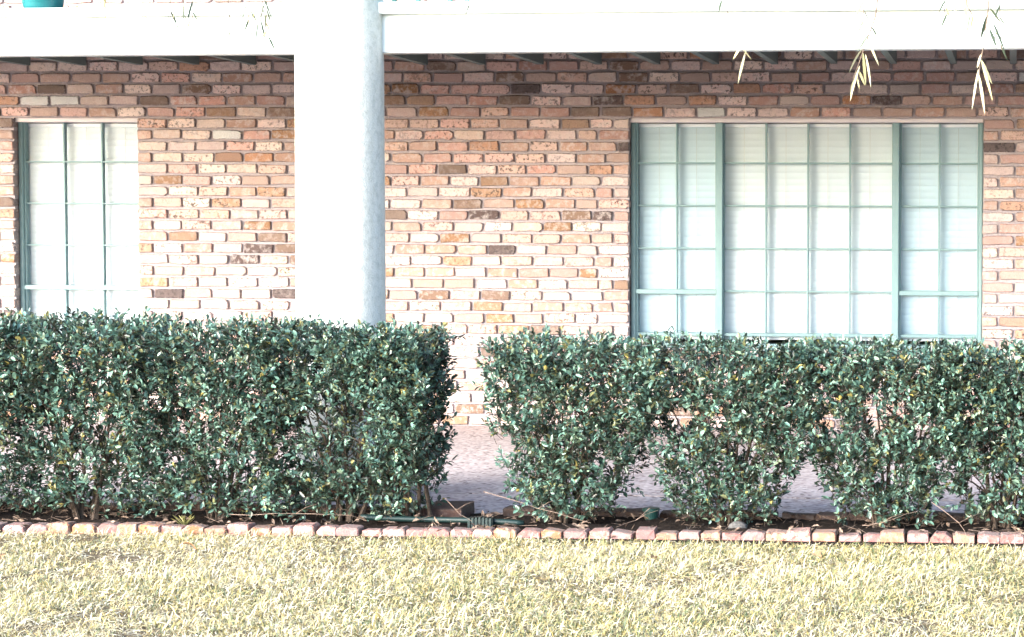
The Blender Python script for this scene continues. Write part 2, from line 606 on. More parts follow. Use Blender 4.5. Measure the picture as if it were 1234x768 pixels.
bricks = []
for row in range(int(WTOP / COURSE)):
    zc = (row + 0.5) * COURSE
    iv = [(WX0, WX1)]
    if WZ0 < zc < WZ1:
        iv = [(WX0, W1[0]), (W1[1], W2[0]), (W2[1], WX1)]
    off = (row % 2) * 0.103 + BR.uniform(-.03, .03)
    for a, b in iv:
        pitch = 0.206
        x = a
        if a == WX0:
            x = a - off
        first = True
        # start with a half brick at a jamb on every other course
        cuts_ = [a]
        x = a + (pitch if row % 2 == 0 else pitch / 2) if a != WX0 else a + .206 - off
        while x < b - .055:
            cuts_.append(x)
            x += pitch + BR.uniform(-.011, .011)
        cuts_.append(b)
        if b == W1[0] or b == W2[0]:      # keep a whole or half brick at the far jamb
            wanted = pitch if row % 2 == 1 else pitch / 2
            while len(cuts_) > 2 and cuts_[-2] > b - wanted * .72:
                cuts_.pop(-2)
            gap = b - cuts_[-2]
            if gap > wanted * 1.45:
                cuts_.insert(-1, b - wanted)
        for p, q2 in zip(cuts_[:-1], cuts_[1:]):
            jl = 0.0 if (p in (W1[1], W2[1])) else .007
            jr = 0.0 if (q2 in (W1[0], W2[0])) else .007
            L = (q2 - jr) - (p + jl)
            if L < .03:
                continue
            bricks.append(((p + jl + q2 - jr) / 2, zc + BR.uniform(-.0025, .0025), L))

wall = thing('brick_wall', 'mottled tan and pink old brick wall behind the hedge, holding two gridded windows', 'wall', (-3.4, 0, 0))


def shown(bx, bz):
    """visible to the photograph: not behind column, balcony front, hedge"""
    u, v = to_px(bx, 0, bz)
    if not (4 < u < 1230):
        return 0
    if 350 < u < 470:
        return 0
    if v < 84 or v > 516:
        return 0
    top = 372 + (u / 540) * 24 if u < 545 else (398 + (u - 575) * .018 if u > 575 else 999)
    if v > top - 4:
        return 0
    return 1


cand = []
for i, (bx, bz, L) in enumerate(bricks):
    if shown(bx, bz) and L > .15:
        q_ = AX @ (np.array([bx, 0, bz]) - np.array([0, -15.0, 1.35]))
        cand.append((L / q_[2] ** 2, i))
cand.sort(reverse=True)
chosen = set(i for _, i in cand[:300])
sv, sf, sr, se = [], [], [], []
for i, (bx, bz, L) in enumerate(bricks):
    me = BR.choice(brick_variants if L > .13 else bat_variants)
    base = BL if L > .13 else 0.09
    rotx = BR.uniform(-.008, .008)
    yo = BR.uniform(-.004, .004)
    if i in chosen:
        o = link('brick', me, wall, (bx + 3.4, yo, bz))
        o.scale = (L / base, 1, 1)
        o.rotation_euler = (BR.uniform(-.02, .02), rotx, BR.uniform(-.012, .012))
    else:
        co = np.array([v.co[:] for v in me.vertices])
        co[:, 0] *= L / base
        ang = rotx
        x_, z_ = co[:, 0].copy(), co[:, 2].copy()
        co[:, 0] = x_ * math.cos(ang) + z_ * math.sin(ang) + bx + 3.4
        co[:, 2] = -x_ * math.sin(ang) + z_ * math.cos(ang) + bz
        co[:, 1] += yo
        off_ = len(sv)
        sv += [tuple(c_) for c_ in co]
        nn_ = (len(co) - 1) // 3
        se += [.9] * nn_ + [1.0] * (2 * nn_) + [0.0]
        rr = BR.random()
        for p in me.polygons:
            sf.append(tuple(k + off_ for k in p.vertices))
            sr.append(rr)
me = bpy.data.meshes.new('brickwork')
me.from_pydata(sv, [], sf)
me.materials.append(M['brick'])
at = me.attributes.new('rnd', 'FLOAT', 'FACE')
at.data.foreach_set('value', np.array(sr, np.float32))
at = me.attributes.new('edge', 'FLOAT', 'POINT')
at.data.foreach_set('value', np.array(se, np.float32))
me.update()
link('brickwork', me, wall, kind='stuff')

# mortar slab with the two openings
mb = MB()
cx = [WX0, W1[0], W1[1], W2[0], W2[1], WX1]
cz = [0.0, WZ0, WZ1, WTOP]
hole = {(1, 1), (3, 1)}
yf, yb = 0.018, 0.24
for i in range(5):
    for k in range(3):
        if (i, k) in hole:
            x0_, x1_, z0_, z1_ = cx[i], cx[i + 1], cz[k], cz[k + 1]
            e = .004
            mb.add([(x0_ - e, yf, z0_), (x0_ - e, yb, z0_), (x0_ - e, yb, z1_), (x0_ - e, yf, z1_)], [(0, 1, 2, 3)])
            mb.add([(x1_ + e, yf, z0_), (x1_ + e, yb, z0_), (x1_ + e, yb, z1_), (x1_ + e, yf, z1_)], [(3, 2, 1, 0)])
            mb.add([(x0_, yf, z0_ - .006), (x1_, yf, z0_ - .006), (x1_, yb, z0_ - .006), (x0_, yb, z0_ - .006)], [(0, 1, 2, 3)])
            mb.add([(x0_, yf, z1_ + .006), (x1_, yf, z1_ + .006), (x1_, yb, z1_ + .006), (x0_, yb, z1_ + .006)], [(3, 2, 1, 0)])
        else:
            mb.add([(cx[i], yf, cz[k]), (cx[i + 1], yf, cz[k]), (cx[i + 1], yf, cz[k + 1]), (cx[i], yf, cz[k + 1])], [(0, 1, 2, 3)])
            mb.add([(cx[i], yb, cz[k]), (cx[i + 1], yb, cz[k]), (cx[i + 1], yb, cz[k + 1]), (cx[i], yb, cz[k + 1])], [(3, 2, 1, 0)])
o = mb.build('mortar', M['mortar'], wall)
o.location.x = 3.4

# room shell behind the wall keeps daylight from behind out of the blinds
mb = MB()
mb.box(WX0, WX1, 3.6, 3.7, 0, WTOP)
mb.box(WX0, WX0 + .1, .245, 3.6, 0, WTOP)
mb.box(WX1 - .1, WX1, .245, 3.6, 0, WTOP)
mb.box(WX0 + .1, WX1 - .1, .245, 3.6, -.1, 0.0)
mb.box(WX0, WX1, -.02, 3.75, WTOP + .005, WTOP + .1)
tag(mb.build('room_interior', M['interior']), 'plain room shell behind the brick wall', 'room', kind='structure')

# ------------------------------------------------------------------ windows
WY = 0.070       # front of the frame


def P(mbx, name, mat, parent):
    o_ = mbx.build(name, mat, parent)
    o_.location.x = 0
    return o_


def make_window(opening, cols, label, fr_r):
    """cols: list of (x0, x1, ncols, has_meeting_rail) bays"""
    x0, x1 = opening
    mb = MB()
    mb.bar(x0 + .004, x0 + .034, WY, WY + .10, WZ0 + .03, WZ1 - .030, .005)
    mb.bar(x1 - fr_r, x1 - .003, WY, WY + .10, WZ0 + .03, WZ1 - .030, .005)
    mb.bar(x0 + .004, x1 - .004, WY - .006, WY + .10, WZ0 + .001, WZ0 + .03, .004)
    fr = mb.build('window', M['mint_paint'], wall)
    fr.location.x = 3.4
    fr['label'] = label

    def part(mbx, name, mat):
        return mbx.build(name, mat, fr)
    h = MB()
    h.bar(x0 + .002, x1 - .002, WY - .035, WY + .10, WZ1 - .029, WZ1 - .001, .004)
    part(h, 'head', M['head_lit_tone'])
    for bi in range(len(cols) - 1):     # mullions between bays
        a = cols[bi][1]
        b = cols[bi + 1][0]
        m = MB()
        m.bar(a, b, WY - .012, WY + .10, WZ0 + .031, WZ1 - .030, .004)
        part(m, 'mullion', M['mint_paint'])
    levels = [2.000 + .002, 1.757, 1.475, 1.192, 0.909, 0.626]
    for (a, b, nc, rail) in cols:
        gy = WY + .055
        st = .012 if rail else .006
        # sash stiles
        for (sx0, sx1) in ((a, a + st), (b - st, b)):
            s = MB()
            s.bar(sx0, sx1, WY + .02, WY + .075, WZ0 + .032, WZ1 - .031, .002)
            part(s, 'sash_stile', M['mint_paint'])
        w = (b - a - 2 * st) / nc
        zb = WZ0 + .032
        for li in range(1, 6):
            z = levels[li]
            m = MB()
            if li == 4 and rail:
                m.bar(a + .001, b - .001, WY - .004, WY + .075, z - .020, z + .012, .004)
                part(m, 'meeting_rail', M['mint_paint'])
            elif li == 5:
                m.bar(a + st, b - st, WY + .018, WY + .075, z - .016, z + .006, .003)
                part(m, 'bottom_rail', M['mint_paint'])
            else:
                m.bar(a + st, b - st, WY + .030, WY + .07, z - .006, z + .006, .002)
                part(m, 'muntin', M['mint_paint'])
        for ci in range(1, nc):
            xm = a + st + w * ci
            m = MB()
            m.bar(xm - .006, xm + .006, WY + .0275, WY + .068, zb, WZ1 - .032, .002)
            part(m, 'muntin', M['mint_paint'])
        for ci in range(nc):
            for li in range(5):
                zt = levels[li] - .006
                zl = levels[li + 1] + .006
                g = MB()
                xa = a + st + w * ci + .005
                g.box(xa, xa + w - .010, gy, gy + .004, zl, zt)
                part(g, 'pane', M['screen_glass'] if (rail and len(cols) > 1) else M['glass'])
    return fr


winL = make_window(W1, [(W1[0] + .034, W1[1] - .009, 3, True)], 'narrow left window three panes wide, partly cut off by the brick jamb', .008)
ax = [aa for aa in W2]
winR = make_window(W2, [(W2[0] + .034, -1.979, 2, True), (-1.938, -.814, 4, False), (-.770, W2[1] - .028, 2, True)],
                   'wide right window of three bays with a grid of small panes', .027)


def make_blind(x0, x1, label, seams, mt=None):
    th = thing('window_blind', label, 'blind', ((x0 + x1) / 2, .165, WZ0))
    ox = (x0 + x1) / 2
    m = MB()
    m.bar(x0 - ox, x1 - ox, -.022, .02, WZ1 - .060 - WZ0, WZ1 - .034 - WZ0, .003)
    m.build('headrail', M['blind'], th)
    # one closed, slightly curved slat, shared by all
    s = MB()
    hw, n_ = .0245, 5
    vs = []
    for k in range(n_):
        tt = -1 + 2 * k / (n_ - 1)
        zz = hw * tt * math.cos(math.radians(13))
        yy = -hw * tt * math.sin(math.radians(13)) - .0018 * (1 - tt * tt)
        vs += [(x0 - ox, yy, zz), (x1 - ox, yy, zz)]
    s.add(vs, [(2 * k, 2 * k + 1, 2 * k + 3, 2 * k + 2) for k in range(n_ - 1)])
    me = s.mesh('slat', M['blind'], True)
    z = WZ1 - .083
    k = 0
    while z > WZ0 + .04:
        o_ = link('slat', me, th, (0, 0, z - WZ0))
        o_.rotation_euler = (R.uniform(-.05, .05), R.uniform(-.0012, .0012), 0)
        z -= .0425
        k += 1
    for sx in seams:
        m = MB()
        m.box(sx - ox - .0014, sx - ox + .0014, -.0165, -.0150, .03, WZ1 - .06 - WZ0)
        m.build('ladder_cord', M['cord'], th)
    return th


def seams(a, b, n_):
    w = (b - a) / n_
    return [a + w * (i + .5) for i in range(n_)]


make_blind(W1[0] + .03, W1[1] + .01, 'closed white blind behind the narrow left window', seams(-6.71, -5.90, 3))
make_blind(W2[0] + .046, -1.962, 'closed white blind behind the left bay of the wide window', seams(-2.50, -2.0, 2))
make_blind(-1.955, -.797, 'closed white blind behind the four pane wide middle bay of the wide window', seams(-1.945, -.83, 4))
make_blind(-.790, W2[1] - .03, 'closed white blind behind the right bay of the wide window', seams(-.765, -.26, 2))

# ------------------------------------------------------------------ porch column
colm = thing('porch_column', 'thick round white painted concrete column standing in front of the balcony', 'column', (-3.331, -3.90, 0))
mb = MB()
prof = [(.219, .05), (.2185, .6), (.2175, 1.2), (.216, 1.9), (.2155, 2.6), (.215, 3.6)]
mb.lathe(prof, 64)
mb.build('shaft', M['column'], colm, smooth=True)
pl = MB()
pl.box(-.30, .30, -.20, .30, -.10, .045)
plo = pl.build('plinth', M['mortar'], colm)
pb = [brick_mesh('brick', .092, .085, .19, BR, M['edge_brick']) for _ in range(4)]
for k in range(7):
    o = link('brick', pb[k % 4], plo, (-.31 + k * .102, -.215, .055))
    o.rotation_euler = (BR.uniform(-.02, .02), BR.uniform(-.02, .02), BR.uniform(-.02, .02))

# ------------------------------------------------------------------ balcony
balc = thing('balcony', 'white fronted balcony with dark teal joists spanning above the porch', 'balcony', (-2.5, -3.85, 2.17))
bo = Vector((-2.5, -3.85, 2.17))


def bz(x, base):         # the front drops slightly to the left
    return base + .0053 * (x + 2.5)


def sloped(mbx, x0, x1, y0, y1, za, zb_, b=.004):
    vs0 = MB()
    vs0.bar(x0, x1, y0, y1, za, zb_, b)
    mbx.add([(x - bo.x, y - bo.y, z + .0053 * (x + 2.5) - bo.z) for x, y, z in vs0.v], vs0.f)


BX0, BX1 = -9.0, 3.4
m = MB()
sloped(m, BX0, BX1, -3.90, -3.80, 2.190, 2.4225)
m.build('fascia_beam', M['white_paint'], balc)
for (a, b, za, zb_, dy) in ((BX0, -4.64, 2.380, 2.422, .030), (-4.632, -1.124, 2.377, 2.434, .05), (-1.12, BX1, 2.374, 2.440, .06)):
    m = MB()
    sloped(m, a, b, -3.90 - dy, -3.902, za, zb_, .006)
    m.build('trim_board', M['white_paint'], balc)
# joists


def prism(mbx, x0, x1, yz):
    n_ = len(yz)
    vs_ = [(x0 - bo.x, y - bo.y, z - bo.z) for y, z in yz] + [(x1 - bo.x, y - bo.y, z - bo.z) for y, z in yz]
    fs_ = [tuple(range(n_)), tuple(range(2 * n_ - 1, n_ - 1, -1))]
    fs_ += [(i_, i_ + n_, (i_ + 1) % n_ + n_, (i_ + 1) % n_) for i_ in range(n_)]
    mbx.add(vs_, fs_)


k = 0
jx = -.03 + .389 * 7
while jx > BX0:
    m = MB()
    zj = 2.400 + R.uniform(-.003, .003)
    prism(m, jx - .021, jx + .021, [(-3.795, zj - .14), (-1.6, zj), (-.012, zj), (-.012, zj + .10), (-1.6, zj + .10), (-3.795, zj - .02)])
    m.build('joist', M['joist_paint'], balc)
    jx -= .389
m = MB()
prism(m, BX0, BX1, [(-3.79, 2.388), (-1.6, 2.508), (-.012, 2.508), (-.012, 2.535), (-1.6, 2.535), (-3.79, 2.412)])
m.build('deck', M['deck_wood'], balc)
m = MB()
m.bar(-3.08 - bo.x, BX1 - bo.x, -3.86 - bo.y, -3.82 - bo.y, 2.468 - bo.z, 2.50 - bo.z)
rail = m.build('railing', M['rail_paint'], balc)
m = MB()
m.bar(-3.08 - bo.x, BX1 - bo.x, -3.87 - bo.y, -3.81 - bo.y, 3.38 - bo.z, 3.43 - bo.z)
m.build('top_rail', M['rail_paint'], rail)
m = MB()
m.bar(-.011, .011, -.012, .012, 0, .95)
bal = m.mesh('baluster', M['rail_paint'])
x = -3.07
while x < BX1:
    link('baluster', bal, rail, (x - bo.x, -3.84 - bo.y, 2.436 - bo.z))
    x += R.choice((.085, .12, .11, .16))

# teal pot on the balcony edge
pot = thing('plant_pot', 'teal glazed pot standing on the balcony edge at the top left', 'pot', (-4.905, -3.74, 2.415))
m = MB()
m.lathe([(.0, .0), (.088, .0), (.098, .02), (.112, .12), (.124, .20), (.130, .22), (.130, .245), (.118, .245), (.112, .20), (.0, .195)], 36)
m.build('bowl', M['pot'], pot, smooth=True)
m = MB()
m.lathe([(.0, .215), (.06, .212), (.111, .205)], 24)
m.build('potting_soil', M['mulch'], pot)

# ------------------------------------------------------------------ brick edging


def edging(label, yfun, z_top, x0, x1, height, depth, mat, pitch, rough, skip=None):
    th = thing('brick_edging', label, 'edging', (-2.2, yfun(-2.2), -.02))
    var = [brick_mesh('brick', pitch * .96, height, depth, BR, mat, rough=rough) for _ in range(14)]
    x = x0
    while x < x1:
        if skip and skip(x):
            x += pitch
            continue
        o_ = link('brick', BR.choice(var), th, (x + 2.2, yfun(x) - yfun(-2.2) + BR.uniform(-.006, .006), z_top - height / 2 + .02 + BR.uniform(-.006, .006)))
        o_.rotation_euler = (BR.uniform(-.06, .06), BR.uniform(-.05, .05), BR.uniform(-.08, .08))
        s_ = BR.uniform(.86, 1.10)
        o_.scale = (s_, 1, BR.uniform(.95, 1.05))
        x += pitch * (s_ * .98 + BR.uniform(.0, .03))
    return th


edging('row of small pink and orange header bricks edging the lawn', edge_y, .013, -6.3, 1.6, .09, .085, M['edge_brick'], .1015, 1.5)
edging('row of dark bricks behind the hedge stems', back_y, .026, -6.4, 1.6, .12, .10, M['old_edge'], .186, 1.1, skip=lambda x: -2.50 < x < -2.30)

# a brick laid crosswise at the gap
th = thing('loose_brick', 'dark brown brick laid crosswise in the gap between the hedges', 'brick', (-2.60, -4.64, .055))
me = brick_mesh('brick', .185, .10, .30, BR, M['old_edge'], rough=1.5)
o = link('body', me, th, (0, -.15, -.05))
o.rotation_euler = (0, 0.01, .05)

# ------------------------------------------------------------------ hedge shrubs


def leaf_cloud(P0, D0, L0, Wd, rnd_, fold=.25):
    """P0 base, D0 unit direction, folded 6-point leaves; returns verts, faces(quads), rnd"""
    n_ = len(P0)
    up = np.tile(np.array([[0, 0, 1.0]]), (n_, 1)) + NP.normal(0, .55, (n_, 3))
    side = norm(np.cross(D0, up))
    nor = norm(np.cross(side, D0))
    L = L0[:, None]
    W_ = Wd[:, None]
    droop = -nor * (L * NP.uniform(.02, .16, (n_, 1)))
    f = nor * (W_ * fold)
    b = P0
    l1 = P0 + D0 * L * .38 + side * W_ * .46 + f
    l2 = P0 + D0 * L * .74 + side * W_ * .40 + f * .8 + droop * .4
    tip = P0 + D0 * L + droop
    r2 = P0 + D0 * L * .74 - side * W_ * .40 + f * .8 + droop * .4
    r1 = P0 + D0 * L * .38 - side * W_ * .46 + f
    V = np.stack([b, l1, l2, tip, r2, r1], 1).reshape(-1, 3)
    base = (np.arange(n_) * 6)[:, None]
    F = np.concatenate([base + np.array([[0, 3, 2, 1]]), base + np.array([[0, 5, 4, 3]])], 1).reshape(-1, 4)
    return V, F, np.repeat(rnd_, 2)


def twig_prisms(A, B, r):
    n_ = len(A)
    d = norm(B - A)
    a = norm(np.cross(d, np.array([[.3, .2, 1.0]])))
    b = np.cross(d, a)
    vs = []
    for P_, rr in ((A, r), (B, r * .5)):
        for k in range(3):
            an = 2 * math.pi * k / 3
            vs.append(P_ + (a * math.cos(an) + b * math.sin(an)) * rr)
    V = np.stack(vs, 1).reshape(-1, 3)
    base = (np.arange(n_) * 6)[:, None]
    F = np.concatenate([base + np.array([[k, (k + 1) % 3, 3 + (k + 1) % 3, 3 + k]]) for k in range(3)], 1).reshape(-1, 4)
    return V, F


def shrub(x, y, label, ztop, half_l, half_r, vase, n_twigs, seed, round_l=False, round_r=False, gaps=()):
    """ztop: function of world x. vase 0..1: how much it narrows towards the ground"""
    global NP
    NP = np.random.default_rng(seed)
    rr = random.Random(seed)
    th = thing('hedge_shrub', label, 'shrub', (x, y, -.015), 'clipped shrubs forming the hedge')
    N = n_twigs
    zz = NP.uniform(0, 1, N * 3) ** .85
    zrel = .05 + .95 * zz
    ss = NP.uniform(-1, 1, N * 3)
    prof = np.interp(zrel, [0, .12, .3, .55, .8, 1.0], [.30, .40, .70, .95, 1.0, .97])
    prof = 1 - (1 - prof) * vase
    hw = np.where(ss < 0, half_l, half_r) * prof
    px = ss * hw
    dprof = np.interp(zrel, [0, .12, .3, .6, .9, 1.0], [.5, .62, .8, 1.0, 1.0, .9])
    tt = NP.uniform(-1, 1, N * 3)
    tt = np.sign(tt) * np.abs(tt) ** .6
    py = tt * .27 * dprof
    zt = np.array([ztop(x + a) for a in px])
    pz = zrel * (zt - .03) + .0
    keep = np.ones(N * 3, bool)
    # random thin spots and the larger see-through gaps
    for _ in range(10):
        hx, hz = rr.uniform(-half_l, half_r), rr.uniform(.12, .6)
        rad = rr.uniform(.03, .065)
        keep &= ~(((px - hx) ** 2 + (pz - hz) ** 2) < rad ** 2)
    for (gx, gz, rx, rz) in gaps:
        keep &= ~((((px + x - gx) / rx) ** 2 + ((pz - gz) / rz) ** 2) < 1)
    cl = np.sin(px * 23 + seed) * np.sin(pz * 19 + seed * 2.1) * np.sin(py * 17 + seed)
    keep &= NP.random(N * 3) < (.78 + .5 * cl)
    # thinner near the ground
    keep &= NP.random(N * 3) < np.interp(pz, [0, .12, .45, .6], [.35, .62, .9, 1.0] if vase > .5 else [.7, .9, 1.0, 1.0])
    # rounded ends of the two hedges
    if round_r:
        keep &= ~((px > half_r * .8) & (pz > zt - .06) & (NP.random(N * 3) < .8))
    if round_l:
        keep &= ~((px < -half_l * .8) & (pz > zt - .06) & (NP.random(N * 3) < .8))
    ii = np.where(keep)[0][:N]
    A = np.stack([px[ii], py[ii], pz[ii]], 1)
    n_ = len(A)
    out = norm(np.stack([A[:, 0] / max(half_l, half_r) * .7, A[:, 1] / .27, np.full(n_, .55) + A[:, 2] * .5], 1) + NP.normal(0, .5, (n_, 3)))
    ln = NP.uniform(.05, .10, n_)[:, None]
    T = A + out * ln
    zcap = np.array([ztop(x + a) for a in T[:, 0]])
    over = np.maximum(T[:, 2] - zcap - NP.exponential(.017, n_), 0)
    T[:, 2] -= over
    A[:, 2] -= over * .6
    out = norm(T - A)
    vs, fs, rs = [], [], []
    o_ = 0
    K = 9
    hue = np.clip(NP.normal(.38, .26, n_), 0, .90)
    young = NP.random(n_) < .055
    for k in range(K):
        t_ = (k + 1) / K
        ph = k * 2.4 + NP.uniform(0, 6.28, n_)
        a = norm(np.cross(out, np.array([[.21, .13, .97]])))
        b = np.cross(out, a)
        rad = a * np.cos(ph)[:, None] + b * np.sin(ph)[:, None]
        D = norm(out * (.35 + .5 * t_) + rad * (1.0 - .45 * t_) + NP.normal(0, .12, (n_, 3)))
        Pk = A + (T - A) * t_
        L = (.021 + .020 * NP.random(n_) ** 1.3) * (1.08 - .25 * t_)
        Wd = L * NP.uniform(.38, .60, n_)
        rv = np.clip(hue + NP.normal(0, .2, n_), 0, .93)
        if k >= 6:
            rv = np.where(young, NP.uniform(.93, 1.0, n_), rv)
        lone = NP.random(n_) < .002
        rv = np.where(lone, .99, rv)
        V, F, r_ = leaf_cloud(Pk, D, L, Wd, rv)
        vs.append(V)
        fs.append(F + o_)
        rs.append(r_)
        o_ += len(V)
    me = np_mesh('foliage', np.concatenate(vs), np.concatenate(fs), M['hedge_leaf'], np.concatenate(rs), smooth=False)
    link('foliage', me, th, kind='stuff')
    # fine twigs
    V, F = twig_prisms(A - out * .03, T, np.full((n_, 1), .0016))
    link('twigs', np_mesh('twigs', V, F, M['bark']), th, kind='stuff')
    # stems
    ns = 6 if vase > .5 else 7
    for s in range(ns):
        a0 = (s + .5) / ns * 2 - 1
        b0 = (a0 * .05 + rr.uniform(-.02, .02), rr.uniform(-.04, .04), -.02)
        tx = a0 * (half_l if a0 < 0 else half_r) * rr.uniform(.65, .95)
        ty = rr.uniform(-.14, .14)
        tz = rr.uniform(.55, .74)
        pts = []
        for q_ in range(7):
            f = q_ / 6
            e = f ** 1.35
            pts.append((b0[0] + (tx - b0[0]) * e + rr.uniform(-.012, .012), b0[1] + (ty - b0[1]) * f + rr.uniform(-.012, .012), b0[2] + (tz - b0[2]) * f))
        r0 = rr.uniform(.008, .014)
        m_ = MB()
        m_.tube(pts, [r0 * (1 - .75 * q_ / 6) for q_ in range(7)], 6)
        for _ in range(4):
            q_ = rr.randint(2, 5)
            p = Vector(pts[q_])
            dv = Vector((rr.uniform(-1, 1), rr.uniform(-1, 1), rr.uniform(.2, 1))).normalized() * rr.uniform(.1, .22)
            m_.tube([p, p + dv * .5 + Vector((0, 0, .01)), p + dv], [r0 * .45, r0 * .32, r0 * .15], 5)
        m_.build('stem', M['bark'], th)
    return th


def top_left(x):
    return .932 - .022 * (x + 4.6) + .012 * math.sin(x * 7.1) + .008 * math.sin(x * 17.3)


def top_right(x):
    return .850 - .012 * (x + 2.3) + .010 * math.sin(x * 8.3 + 1) + .008 * math.sin(x * 19.1)


HY = lambda x: -4.83 + .0303 * (x + 2.19)
NT_ = 1600
left = [(-5.50, .38, 'clipped glossy shrub beyond the left edge, continuing the left hedge'),
        (-4.85, .36, 'leftmost clipped shrub in view, at the left edge below the narrow window'),
        (-4.23, .34, 'clipped shrub of the left hedge under the right half of the narrow window'),
        (-3.63, .34, 'clipped shrub of the left hedge just left of the white column'),
        (-3.02, .34, 'clipped shrub of the left hedge directly in front of the white column foot')]
for i, (x, w, lab) in enumerate(left):
    shrub(x, HY(x), lab, top_left, w, w, .22, NT_, 100 + i, gaps=[(-3.25, .38, .04, .08)] if i in (3, 4) else [(-4.33, .50, .05, .03)] if i == 2 else ())
shrub(-2.68, HY(-2.68), 'clipped shrub at the right end of the left hedge, beside the gap', top_left, .26, .06, .75, 720, 131, round_r=True)
right = [(-2.02, .30, .37, 'clipped shrub at the left end of the right hedge, beside the gap', [(-1.62, .30, .055, .12)], True),
         (-1.27, .40, .36, 'second clipped shrub right of the gap, under the left bay of the wide window', [(-1.64, .28, .06, .13), (-.90, .22, .06, .12)], False),
         (-.58, .36, .33, 'third clipped shrub right of the gap, with a bare stem slanting to the right', [(-.92, .22, .06, .12), (-.25, .18, .05, .10)], False),
         (-.06, .28, .34, 'rightmost clipped shrub in view, below the right end of the wide window', [(-.30, .16, .05, .10)], False),
         (.58, .36, .38, 'clipped glossy shrub beyond the right edge, continuing the right hedge', [], False)]
for i, (x, hl, hr, lab, gaps, rl) in enumerate(right):
    shrub(x, HY(x), lab, top_right, hl, hr, .74, NT_ - 60, 200 + i, round_l=rl, gaps=gaps)

# ------------------------------------------------------------------ lawn grass
NP = np.random.default_rng(5)
GX0, GX1 = -8.2, 2.8


_g = NP.normal(0, 1, (3, 128, 128))


def fbm(x, y):
    r_ = np.zeros_like(x)
    for i_, (sc_, a_) in enumerate(((2.2, .45), (5.5, .35), (13.0, .3))):
        u_, v_ = x * sc_ + 40 * i_, y * sc_ + 17 * i_
        iu, iv = np.floor(u_).astype(int), np.floor(v_).astype(int)
        fu, fv = u_ - iu, v_ - iv
        fu, fv = fu * fu * (3 - 2 * fu), fv * fv * (3 - 2 * fv)
        g_ = _g[i_]
        g4 = lambda p_, q_: g_[p_ % 128, q_ % 128]
        r_ += a_ * ((g4(iu, iv) * (1 - fu) + g4(iu + 1, iv) * fu) * (1 - fv) + (g4(iu, iv + 1) * (1 - fu) + g4(iu + 1, iv + 1) * fu) * fv)
    return r_


def blades(n_):
    x = NP.uniform(GX0, GX1, n_)
    y = NP.uniform(-8.3, -5.15, n_)
    lim = edge_y(x) - .03 - np.interp(x, [-5, -2.4, -1.6, .2], [0.0, .012, .10, .13]) + NP.normal(0, .018, n_)
    # clumpy density
    cl = fbm(x, y)
    k = (y < lim) & (NP.random(n_) < .66 + .5 * cl)
    return x[k], y[k], cl[k]


gx, gy, gcl = blades(500000)
n_ = len(gx)
az = NP.uniform(0, 2 * math.pi, n_)
lean = NP.uniform(.5, 2.1, n_)
L = (.014 + .036 * NP.random(n_) ** 1.5) * (1 + .2 * np.clip(gcl, -1, 1))
Wd = NP.uniform(.0010, .0024, n_)
d0 = np.stack([np.cos(az) * np.sin(lean * .6), np.sin(az) * np.sin(lean * .6), np.cos(lean * .6)], 1)
d1 = np.stack([np.cos(az) * np.sin(lean * 1.15), np.sin(az) * np.sin(lean * 1.15), np.cos(lean * 1.15)], 1)
tw = NP.uniform(0, math.pi, n_)
side0 = np.stack([-np.sin(az), np.cos(az), np.zeros(n_)], 1)
side = norm(side0 * np.cos(tw * .35)[:, None] + np.array([[0, 0, 1]]) * np.sin(tw * .35)[:, None] * .5)
P0 = np.stack([gx, gy, NP.uniform(-.034, -.020, n_)], 1)
P1 = P0 + d0 * (L * .5)[:, None]
P2 = P1 + d1 * (L * .5)[:, None]
P1[:, 2] = np.maximum(P1[:, 2], -.025)
P2[:, 2] = np.maximum(P2[:, 2], -.026)
s = side * Wd[:, None]
V = np.stack([P0 - s * .8, P0 + s * .8, P1 + s, P1 - s, P2 + s * .15, P2 - s * .15], 1).reshape(-1, 3)
base = (np.arange(n_) * 6)[:, None]
F = np.concatenate([base + np.array([[0, 1, 2, 3]]), base + np.array([[3, 2, 4, 5]])], 1).reshape(-1, 4)
patch = np.clip(.5 + .8 * fbm(gx * .8 + 9, gy * .8), 0, 1)
gr = np.clip(NP.beta(1.9, 1.4, n_) * .95 - .22 * patch + .08 - .16 * np.interp(gx, [-4, 0], [0, 1]), 0, 1)
# dead thatch lying flat between the blades
nt_ = 90000
tx, ty = NP.uniform(GX0, GX1, nt_), NP.uniform(-8.3, -5.22, nt_)
ok = ty < edge_y(tx) - .02 - np.interp(tx, [-5, -2.4, -1.6, .2], [0.0, .0, .09, .12]) + NP.normal(0, .02, nt_)
tx, ty = tx[ok], ty[ok]
nt_ = len(tx)
taz = NP.uniform(0, 2 * math.pi, nt_)
tl = NP.uniform(.015, .05, nt_)[:, None]
tdir = np.stack([np.cos(taz), np.sin(taz), NP.normal(.05, .12, nt_)], 1)
tsd = np.stack([-np.sin(taz), np.cos(taz), NP.normal(0, .3, nt_)], 1) * NP.uniform(.0010, .0024, (nt_, 1))
tp0 = np.stack([tx, ty, NP.uniform(-.026, -.014, nt_)], 1)
tp1 = tp0 + tdir * tl * .5 + np.stack([NP.normal(0, .003, nt_), NP.normal(0, .003, nt_), NP.uniform(0, .005, nt_)], 1)
tp2 = tp0 + tdir * tl
tp2[:, 2] = np.maximum(tp2[:, 2], -.026)
tV = np.stack([tp0 - tsd, tp0 + tsd, tp1 + tsd, tp1 - tsd, tp2 + tsd * .3, tp2 - tsd * .3], 1).reshape(-1, 3)
tb = (np.arange(nt_) * 6)[:, None]
tF = np.concatenate([tb + np.array([[0, 1, 2, 3]]), tb + np.array([[3, 2, 4, 5]])], 1).reshape(-1, 4) + len(V)
V = np.concatenate([V, tV])
F = np.concatenate([F, tF])
